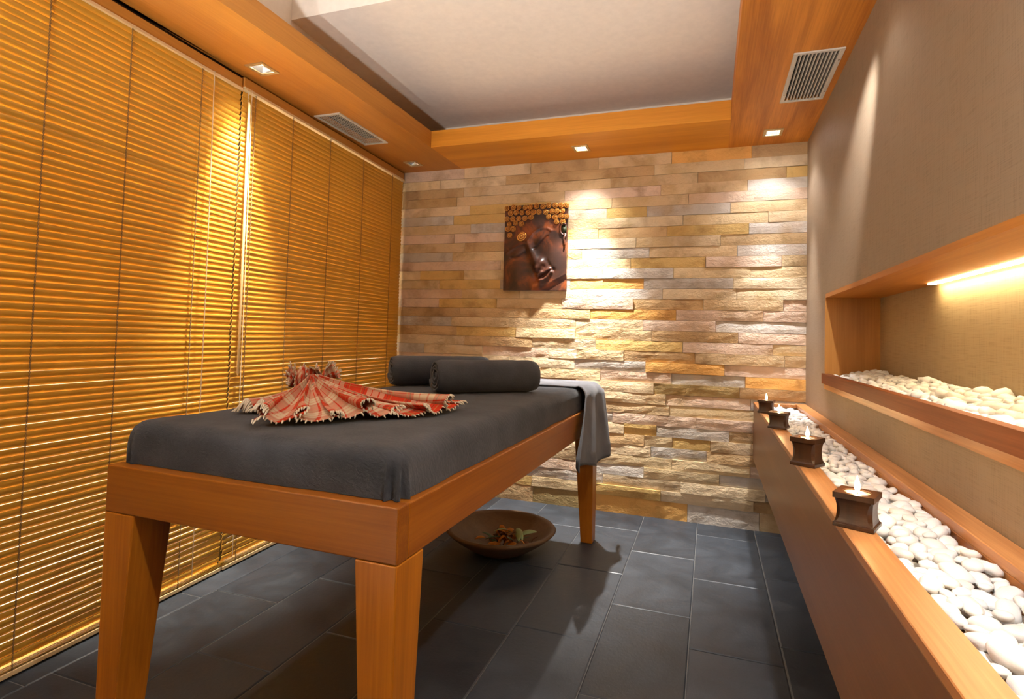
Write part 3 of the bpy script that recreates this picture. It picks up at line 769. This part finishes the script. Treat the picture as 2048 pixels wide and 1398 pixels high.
q.grid(P); o = q.build('cloth_gather', M['plaid'], ct_, True); add_uv(o.data, 24, 8, .6, .5)

# ================================================================== CARVED FACE PLAQUE
PX0, PX1, PZ0, PZ1 = -1.268, -.852, 1.332, 1.882; PW, PH = PX1 - PX0, PZ1 - PZ0
PY = D - .018
pl = empty('wall_plaque', (PX0, PY, PZ0), 'carved relief of a serene tilted face with golden curls on the stone wall', 'wall art')
def hairline(s):
    pts = [(0, .385), (.08, .355), (.18, .29), (.33, .185), (.48, .135), (.62, .13), (.74, .175), (.84, .25), (1, .33)]
    for (a, b), (c, d) in zip(pts, pts[1:]):
        if a <= s <= c: return b + (d - b) * (s - a) / (c - a)
    return .33
def seg(s, t, a, b):
    ax, ay = a; bx, by = b; ay *= 1.32; by *= 1.32; py = t * 1.32
    dx, dy = bx - ax, by - ay; k = max(0, min(1, ((s - ax) * dx + (py - ay) * dy) / (dx * dx + dy * dy)))
    return math.hypot(s - ax - k * dx, py - ay - k * dy), k
def blob(s, t, c, rx, ry=None, ang=0):
    ry = ry or rx; x = s - c[0]; y = (t - c[1]) * 1.32; ca, sa = math.cos(ang), math.sin(ang)
    x, y = x * ca + y * sa, -x * sa + y * ca
    return math.exp(-(x / rx) ** 2 - (y / ry) ** 2)
def relief(s, t):
    h = .004
    fx = blob(s, t, (.50, .60), .50, .62, .35)
    h += .014 * min(1, fx * 1.25)
    jaw = 1.0
    d = .0
    # jaw falloff on the lower right
    dj, _ = seg(s, t, (.50, 1.0), (1.02, .80))
    side = (s - .50) * (-.20 * 1.32) - (t - 1.0) * 1.32 * .52
    if side < 0: h -= min(.012, dj * .10)
    # forehead, cheeks, chin
    h += .005 * blob(s, t, (.52, .28), .22, .14, .3)
    h += .006 * blob(s, t, (.82, .62), .13, .18) + .006 * blob(s, t, (.20, .80), .15, .16)
    h += .010 * blob(s, t, (.60, .945), .10, .075, -.3)
    # nose
    dn, k = seg(s, t, (.375, .42), (.565, .725)); wd = .045 + .035 * k
    h += (.008 + .016 * k) * math.exp(-(dn / wd) ** 2)
    h += .016 * blob(s, t, (.625, .675), .052, .060) + .011 * blob(s, t, (.545, .755), .045, .05)
    h -= .006 * blob(s, t, (.655, .725), .025, .03)
    # brows
    for pts in (((.40, .42), (.47, .335), (.58, .285), (.69, .285), (.76, .315)), ((.34, .455), (.25, .475), (.14, .515), (.06, .56))):
        dm = min(seg(s, t, a, b)[0] for a, b in zip(pts, pts[1:])); h += .0055 * math.exp(-(dm / .022) ** 2)
    # eyelids and slits
    for c, ang, sl in (((.605, .415), -.62, ((.49, .515), (.56, .475), (.63, .43), (.70, .375))), ((.235, .565), -.30, ((.12, .615), (.20, .615), (.28, .595), (.36, .555)))):
        h += .0065 * blob(s, t, c, .10, .050, ang)
        dm = min(seg(s, t, a, b)[0] for a, b in zip(sl, sl[1:])); h -= .007 * math.exp(-(dm / .014) ** 2)
    h -= .006 * blob(s, t, (.49, .50), .045, .06) + .005 * blob(s, t, (.37, .545), .04, .05)
    # lips
    for pts, am, wd in ((((.575, .835), (.625, .80), (.665, .795), (.72, .765), (.755, .755)), .014, .026), (((.60, .885), (.66, .88), (.72, .845), (.77, .79)), .015, .028)):
        dm = min(seg(s, t, a, b)[0] for a, b in zip(pts, pts[1:])); h += am * math.exp(-(dm / wd) ** 2)
    pts = ((.575, .865), (.63, .842), (.70, .81), (.76, .772)); dm = min(seg(s, t, a, b)[0] for a, b in zip(pts, pts[1:])); h -= .009 * math.exp(-(dm / .011) ** 2)
    h -= .005 * blob(s, t, (.66, .915), .06, .025, -.5) + .004 * blob(s, t, (.80, .76), .03)
    # nasolabial furrow
    dm, _ = seg(s, t, (.70, .66), (.80, .78)); h -= .003 * math.exp(-(dm / .025) ** 2)
    dm, _ = seg(s, t, (.47, .72), (.53, .88)); h -= .003 * math.exp(-(dm / .03) ** 2)
    if t < hairline(s): h = min(h, .012)
    return h
q = MB(); gx, gz = 110, 146; P = []
for i in range(gx + 1):
    P.append([(i / gx * PW, -relief(i / gx, 1 - j / gz) + .0, j / gz * PH) for j in range(gz + 1)])
q.grid(P); cf = q.build('carved_face', M['face'], pl, True)
bevel(MB().box(0, PW, .0, .018, 0, PH).build('backing_board', M['face'], pl), .001)
q = MB()
for side in (0, 1):
    i = side * gx
    for j in range(gz): a, b = P[i][j], P[i][j + 1]; q.quad(a, b, (b[0], 0, b[2]), (a[0], 0, a[2]))
for side in (0, 1):
    j = side * gz
    for i in range(gx): a, b = P[i][j], P[i + 1][j]; q.quad(a, b, (b[0], 0, b[2]), (a[0], 0, a[2]))
q.build('relief_edge', M['face'], pl)
# curls
cm = MB(); P = []; ST = []
for i in range(41):
    th = 2 * math.pi * i / 40; row = []
    for j in range(21):
        v = j / 20; rad = .0205 * v; g = math.sin(2 * math.pi * v * 2.6 - th) if v > .08 else .4
        hh = .016 * math.sqrt(max(0, 1 - .93 * v * v)) + .0030 * g * (1 - v * .35)
        row.append((rad * math.cos(th), -hh, rad * math.sin(th))); ST.append(max(0, min(1, .5 - .75 * g)))
    P.append(row)
cm.grid(P); cmesh = cm.mesh('curl'); cmesh.materials.append(M['gold'])
at_ = cmesh.attributes.new('groove_tint', 'FLOAT', 'POINT')
for i, x in enumerate(ST): at_.data[i].value = x
for p in cmesh.polygons: p.use_smooth = True
t_ = .028; rown = 0
while t_ < .40:
    s0_ = .045 + (.048 if rown % 2 else 0)
    while s0_ < .99:
        ok = t_ < hairline(s0_) + (.02 if s0_ < .7 else .0) and not (s0_ > .86 and t_ > .24)
        if ok:
            o = link('curl', cmesh, None, cf); o.location = ((s0_ + random.gauss(0, .006)) * PW, -.010 + random.gauss(0, .001), PH * (1 - t_ + random.gauss(0, .004)))
            o.rotation_euler = (random.gauss(0, .12), random.uniform(0, 6.28), random.gauss(0, .12)); k = random.uniform(.84, .94); o.scale = (k, k * 1.15, k)
        s0_ += .094
    t_ += .064; rown += 1
o = link('forehead_curl', cmesh, None, cf); o.location = (.285 * PW, -.013, PH * (1 - .375)); o.scale = (1.45, .8, 1.75); o.rotation_euler = (0, 1.0, 0)
# ear on the right edge
ring = []
for i in range(25):
    q_ = math.pi * (0.35 + 1.35 * i / 24); ring.append((PW * (.955 + .058 * math.cos(q_)), -.017, PH * (1 - .305 + .062 * math.sin(q_))))
ring += [(PW * .955, -.018, PH * (1 - .41)), (PW * .975, -.018, PH * (1 - .46)), (PW * .965, -.016, PH * (1 - .515))]
MB().tube(ring, .0062, 8).build('ear', M['face'], cf, True)
eh = MB().lathe([(.001, 0), (.018, .001), (.020, .004)], 20).build('ear_hollow', M['green'], cf, True); eh.location = (PW * .955, -.0115, PH * (1 - .30)); eh.rotation_euler = (math.pi / 2, 0, 0); eh.scale = (.95, 1.5, 1)

# ================================================================== BOWL WITH DRIED FLOWERS
BX, BY = -.945, 2.605
q = MB().lathe([(.02, .0), (.10, .0), (.115, .006), (.16, .030), (.215, .066), (.255, .098), (.268, .112), (.262, .118), (.246, .116), (.236, .108), (.20, .076), (.15, .044), (.10, .027), (.02, .022)], 64)
bo = q.build('wide_bowl', M['bowl'], None, True); bo.location = (BX, BY, .0005)
tag(bo, 'wide shallow brown bowl on the slate floor under the table', 'bowl')
fb = empty('dried_flowers', (BX + .03, BY - .03, .026), 'small heap of dried orange flowers and leaves in the wide bowl', 'dried flowers')
def leafmesh(name, L, W, mat, curl):
    q = MB(); P = []
    for i in range(9):
        u = i / 8; wd = W * math.sin(math.pi * min(1, u * .93 + .05)) ** .8
        P.append([(x * wd, u * L, curl * math.sin(u * 2.6) - abs(x) * wd * .3) for x in (-1, -.5, 0, .5, 1)])
    q.grid(P); me = q.mesh(name); me.materials.append(mat)
    for p in me.polygons: p.use_smooth = True
    return me
LM = [leafmesh('petal', .05, .014, M['petal'], .015), leafmesh('petal', .045, .013, M['petal2'], .012), leafmesh('leaf', .10, .016, M['leaf'], .02), leafmesh('leaf', .08, .013, M['leaf2'], .015)]
rng = random.Random(5)
for i in range(64):
    k = rng.choices((0, 1, 3), (5, 5, 2))[0]; o = link(LM[k].name.split('.')[0], LM[k], None, fb); solid(o, .0008, 0)
    rr = abs(rng.gauss(0, .050)); a = rng.uniform(0, 6.28)
    o.location = (rr * math.cos(a), rr * math.sin(a) * 1.2, .020 + max(0, .055 - rr * .6) * rng.random() + rr * .12); o.rotation_euler = (rng.uniform(-.3, .8), rng.uniform(-.5, .5), rng.uniform(0, 6.28))
for x, y, z, rx, rz in ((.045, .055, .085, -.35, -2.6), (.060, .050, .080, -.30, -2.9), (.055, .02, .060, .15, -1.2), (.02, .04, .07, .1, 2.6)):
    o = link('leaf', LM[2], None, fb); solid(o, .0008, 0); o.location = (x, y, z); o.rotation_euler = (rx, .3, rz)

# ================================================================== PLANTER LEDGE
GX0, GX1, GX2 = .2332, .285, .442; GZ1, GZ0 = .7106, .3976; GY0 = -.55
pt = empty('planter_box', (GX0, GY0, GZ0), 'long wall-hung wooden planter ledge filled with white pebbles', 'planter')
def gb(mb, name, mat): return bevel(mb.build(name, mat, pt, False, (GX0, GY0, GZ0)), .0015, 1)
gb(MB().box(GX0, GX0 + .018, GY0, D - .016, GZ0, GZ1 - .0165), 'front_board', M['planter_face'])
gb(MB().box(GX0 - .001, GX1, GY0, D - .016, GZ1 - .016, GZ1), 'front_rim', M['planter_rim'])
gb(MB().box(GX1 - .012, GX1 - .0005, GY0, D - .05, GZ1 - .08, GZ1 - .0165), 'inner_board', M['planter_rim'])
gb(MB().box(GX2, XR - .001, GY0, D - .016, GZ1 - .016, GZ1 + .004), 'rear_rim', M['planter_rim'])
gb(MB().box(GX2 + .0005, GX2 + .014, GY0, D - .016, GZ1 - .08, GZ1 - .0165), 'rear_board', M['planter_rim'])
gb(MB().box(GX1 + .0005, GX2 - .0005, D - .062, D - .016, GZ1 - .016, GZ1 + .002), 'end_rim', M['planter_rim'])
gb(MB().box(GX0 + .0185, XR - .001, GY0, D - .016, GZ0 + .002, GZ0 + .020), 'bottom_board', M['planter_face'])
gb(MB().box(GX1 - .012, GX2 + .014, GY0, D - .05, GZ1 - .090, GZ1 - .0805), 'tray_floor', M['planter_face'])

# ---- pebbles
def pebmesh(seed, sub=2):
    bm = bmesh.new(); bmesh.ops.create_icosphere(bm, subdivisions=sub, radius=1)
    sv = Vector((seed * 3.7, seed * 1.9, seed * 5.3))
    for v in bm.verts:
        d = v.co.normalized(); k = 1 + .30 * noise.noise(d * 1.1 + sv) + .10 * noise.noise(d * 2.4 + sv)
        ex = 1.12; sgn = lambda a: math.copysign(abs(a) ** (1 / ex), a)
        v.co = Vector((sgn(d.x), sgn(d.y), sgn(d.z))) * k
    me = bpy.data.meshes.new('pebble'); bm.to_mesh(me); bm.free(); me.materials.append(M['pebble'])
    for p in me.polygons: p.use_smooth = True
    return me
PM = [pebmesh(i, 2) for i in range(9)]; PML = [pebmesh(i + 20, 1) for i in range(6)]
prng = random.Random(3)
def scatter(x0, x1, y0, y1, size, zf):
    out = []; cell = {}; area = (x1 - x0) * (y1 - y0); tries = int(area / (size * size) * 60)
    for _ in range(tries):
        L = prng.uniform(.65, 1.45) * size; x = prng.uniform(x0 + L * .35, x1 - L * .35); y = prng.uniform(y0, y1)
        ok = True; kx, ky = int(x / .05), int(y / .05)
        for ax in (-1, 0, 1):
            for ay in (-1, 0, 1):
                for (px, py, pL) in cell.get((kx + ax, ky + ay), ()):
                    if math.hypot(px - x, py - y) < (L + pL) * .36: ok = False; break
        if ok: cell.setdefault((kx, ky), []).append((x, y, L)); out.append((x, y, L))
    return out
def peb_tr(x, y, L, zf):
    a, b, c = L * .5, L * prng.uniform(.33, .43), L * prng.uniform(.22, .33)
    rot = Matrix.Rotation(prng.uniform(0, 6.28), 4, 'Z') @ Matrix.Rotation(prng.gauss(0, .22), 4, 'X') @ Matrix.Rotation(prng.gauss(0, .18), 4, 'Y')
    z = zf(x, y) + prng.uniform(-.004, .006)
    return Matrix.Translation((x, y, z)) @ rot @ Matrix.Diagonal((a, b, c, 1))
def peb_col():
    g = prng.uniform(.78, .88); w_ = prng.choice((1, 1, 1, .96, .88)); return (g, g * (.5 + .5 * w_), g * w_ * .985, 1)
def plabel(sz, tone, fx, y):
    row = 'against the front rim' if fx < .34 else ('against the rear board' if fx > .66 else 'midway across')
    sp = 'before the first holder' if y < 1.16 else ('beside the first holder' if y < 1.26 else 'between the first two holders')
    if y > 1.66: sp = 'near the tallest holder'
    return '%s %s pebble in the planter ledge %s %s' % (sz, tone, row, sp)
def nlabel(sz, tone, fx, y):
    row = 'along the front lip' if fx < .34 else ('against the back panel' if fx > .66 else 'midway back')
    return '%s %s pebble in the lit wall niche, %s' % (sz, tone, row)
def bed(name, x0, x1, y0, y1, size, zf, nmax, ymin, label, cat, group, stufflabel):
    top = scatter(x0, x1, y0, y1, size, zf)
    vis = sorted([p for p in top if p[1] > ymin], key=lambda p: p[1]); ind = vis[:nmax]; rest = vis[nmax:] + [p for p in top if p[1] <= ymin]
    for p in ind:
        o = link('pebble', PM[prng.randrange(len(PM))]); o.matrix_world = peb_tr(*p, zf); o.color = peb_col()
        sz = 'small' if p[2] < size * .85 else ('large' if p[2] > size * 1.15 else 'middling')
        tone = 'cream' if o.color[2] < o.color[0] * .93 else 'white'
        fx = (p[0] - x0) / (x1 - x0); tag(o, label(sz, tone, fx, p[1]), cat, group)
    low = scatter(x0, x1, y0, y1, size * 1.1, zf)
    q = MB()
    for lst, dz in ((rest, 0), (low, -.015)):
        for p in lst:
            me = PML[prng.randrange(len(PML))]; m = Matrix.Translation((0, 0, dz)) @ peb_tr(*p, zf); n = len(q.v)
            q.v += [tuple(m @ v.co) for v in me.vertices]; q.f += [tuple(n + i for i in f.vertices) for f in me.polygons]
    o = q.build(name, M['pebble'], None, True); o.color = (.83, .825, .80, 1); tag(o, stufflabel, 'pebbles', group, 'stuff')
bed('pebble_bed', GX1 + .002, GX2 - .002, GY0 + .05, D - .075, .036, lambda x, y: GZ1 - .022 + .006 * noise.noise(Vector((x * 9, y * 9, 0))), 190, .62,
    plabel, 'pebble', 'pebbles in the planter ledge', 'bed of small white pebbles filling the planter ledge')
bed('pebble_bed', XR + .016, NXB - .008, -.5, NY1 - .01, .040, lambda x, y: .898 + .030 * max(0, (x - XR - .03) / .18) + .012 * noise.noise(Vector((x * 8, y * 6, 3))), 108, 1.10,
    nlabel, 'pebble', 'pebbles in the wall niche', 'bed of small white pebbles filling the wall niche')

# ---- niche strip light
ls = empty('strip_light', (NXB - .022, .82, NZ1), 'warm strip light under the top of the wall niche', 'strip light')
MB().box(-.010, .010, -1.38, 1.38, -.005, -.0002).build('strip_diffuser', M['led'], ls)
al = bpy.data.lights.new('strip_glow', 'AREA'); al.energy = 4; al.color = (1, .84, .54); al.shape = 'RECTANGLE'; al.size = .018; al.size_y = 2.7
ao = bpy.data.objects.new('strip_glow', al); COL.objects.link(ao); ao.parent = ls; ao.location = (0, 0, -.008)

# ================================================================== CANDLES
def candle(x, y, rz, wd, h, label, first):
    z = GZ1 + .0006
    t = empty('candle_holder', (x, y, z), 'dark carved wooden candle holder ' + label, 'candle holder', 'candle holders on the planter rim', rz)
    hw = wd / 2; q = MB(); P = []
    prof = [(1.0, .0), (1.0, .10), (.95, .115), (.95, .13), (.90, .16), (.82, .26), (.78, .38), (.77, .48), (.79, .60), (.84, .72), (.90, .80), (.93, .82)]
    def sqring(k, zz, n=7, rd=.0):
        out = []
        cs = [(-1, -1), (1, -1), (1, 1), (-1, 1)]
        c = max(0, 1 - k) * 1.1
        pts = [(-1 + c, -1), (1 - c, -1), (1, -1 + c), (1, 1 - c), (1 - c, 1), (-1 + c, 1), (-1, 1 - c), (-1, -1 + c)]
        k2 = k if k > .94 else .94 - (.94 - k) * .45
        return [(a * hw * k2, b * hw * k2, zz) for a, b in pts]
    rings = [sqring(k, zz * h) for k, zz in prof if .13 <= zz <= .82]
    for i, rg in enumerate(rings): q.v += rg
    for i in range(len(rings) - 1):
        for j in range(8): q.f.append((i * 8 + j, i * 8 + (j + 1) % 8, (i + 1) * 8 + (j + 1) % 8, (i + 1) * 8 + j))
    q.f.append(tuple(reversed(range(8))))
    q.build('waist', M['holder'], t)
    bevel(MB().box(-hw, hw, -hw, hw, 0, h * .125).build('base_plate', M['holder'], t), .0015)
    # top plate with a round well
    q = MB(); seg_ = 32; rw = hw * .70; z1 = h; z0 = h * .835
    sq = []
    for i in range(seg_):
        a = 2 * math.pi * i / seg_; ca, sa = math.cos(a), math.sin(a); m = hw / max(abs(ca), abs(sa)); sq.append((ca * m, sa * m))
    for i in range(seg_):
        a = 2 * math.pi * i / seg_
        q.v += [(rw * math.cos(a), rw * math.sin(a), z1), (sq[i][0], sq[i][1], z1), (sq[i][0], sq[i][1], z0), (rw * math.cos(a), rw * math.sin(a), h * .55)]
    for i in range(seg_):
        j = (i + 1) % seg_; a, b = i * 4, j * 4
        q.f += [(a, a + 1, b + 1, b), (a + 1, a + 2, b + 2, b + 1), (a, b, b + 3, a + 3)]
    q.f.append(tuple(i * 4 + 3 for i in range(seg_))); q.f.append(tuple(i * 4 + 2 for i in reversed(range(seg_))))
    q.build('top_plate', M['holder'], t)
    tl = empty('tea_light', (x, y, z + h * .56), 'burning tea light in the holder ' + label, 'candle', 'burning tea lights')
    r = rw * .95; hh = h * .40
    MB().lathe([(r * .98, 0), (r, hh), (r * .96, hh), (r * .95, hh * .5)], 28, cap=False).build('tin_cup', M['tin'], tl, True)
    MB().lathe([(.001, hh * .78), (r * .90, hh * .80), (r * .955, hh * .86), (r * .955, hh * .3)], 28, cap=False).build('wax', M['wax'], tl, True)
    wx = tl.children[-1]; MB().tube([(0, 0, hh * .75), (.0004, 0, hh + .004)], .0009, 6).build('wick', M['wick'], wx)
    f0 = hh + .001; fl_ = MB().lathe([(.0006, f0), (.0034, f0 + .004), (.0052, f0 + .009), (.0045, f0 + .016), (.0022, f0 + .024), (.0003, f0 + .031)], 14).build('flame', M['flame'], tl, True)
    l = bpy.data.lights.new('flame_glow', 'POINT'); l.energy = .35; l.color = (1, .62, .28); l.shadow_soft_size = .006
    lo = bpy.data.objects.new('flame_glow', l); COL.objects.link(lo); lo.parent = tl; lo.location = (0, 0, f0 + .042)
candle(.2600, 1.206, math.radians(-24), .066, .062, 'farthest from the stone wall', 0)
candle(.2560, 1.742, math.radians(-32), .066, .076, 'that is tallest of the row', 0)
candle(.2580, 2.440, math.radians(-18), .068, .062, 'second from the stone wall', 0)
candle(.2560, 2.940, math.radians(-14), .068, .060, 'next to the stone wall', 0)
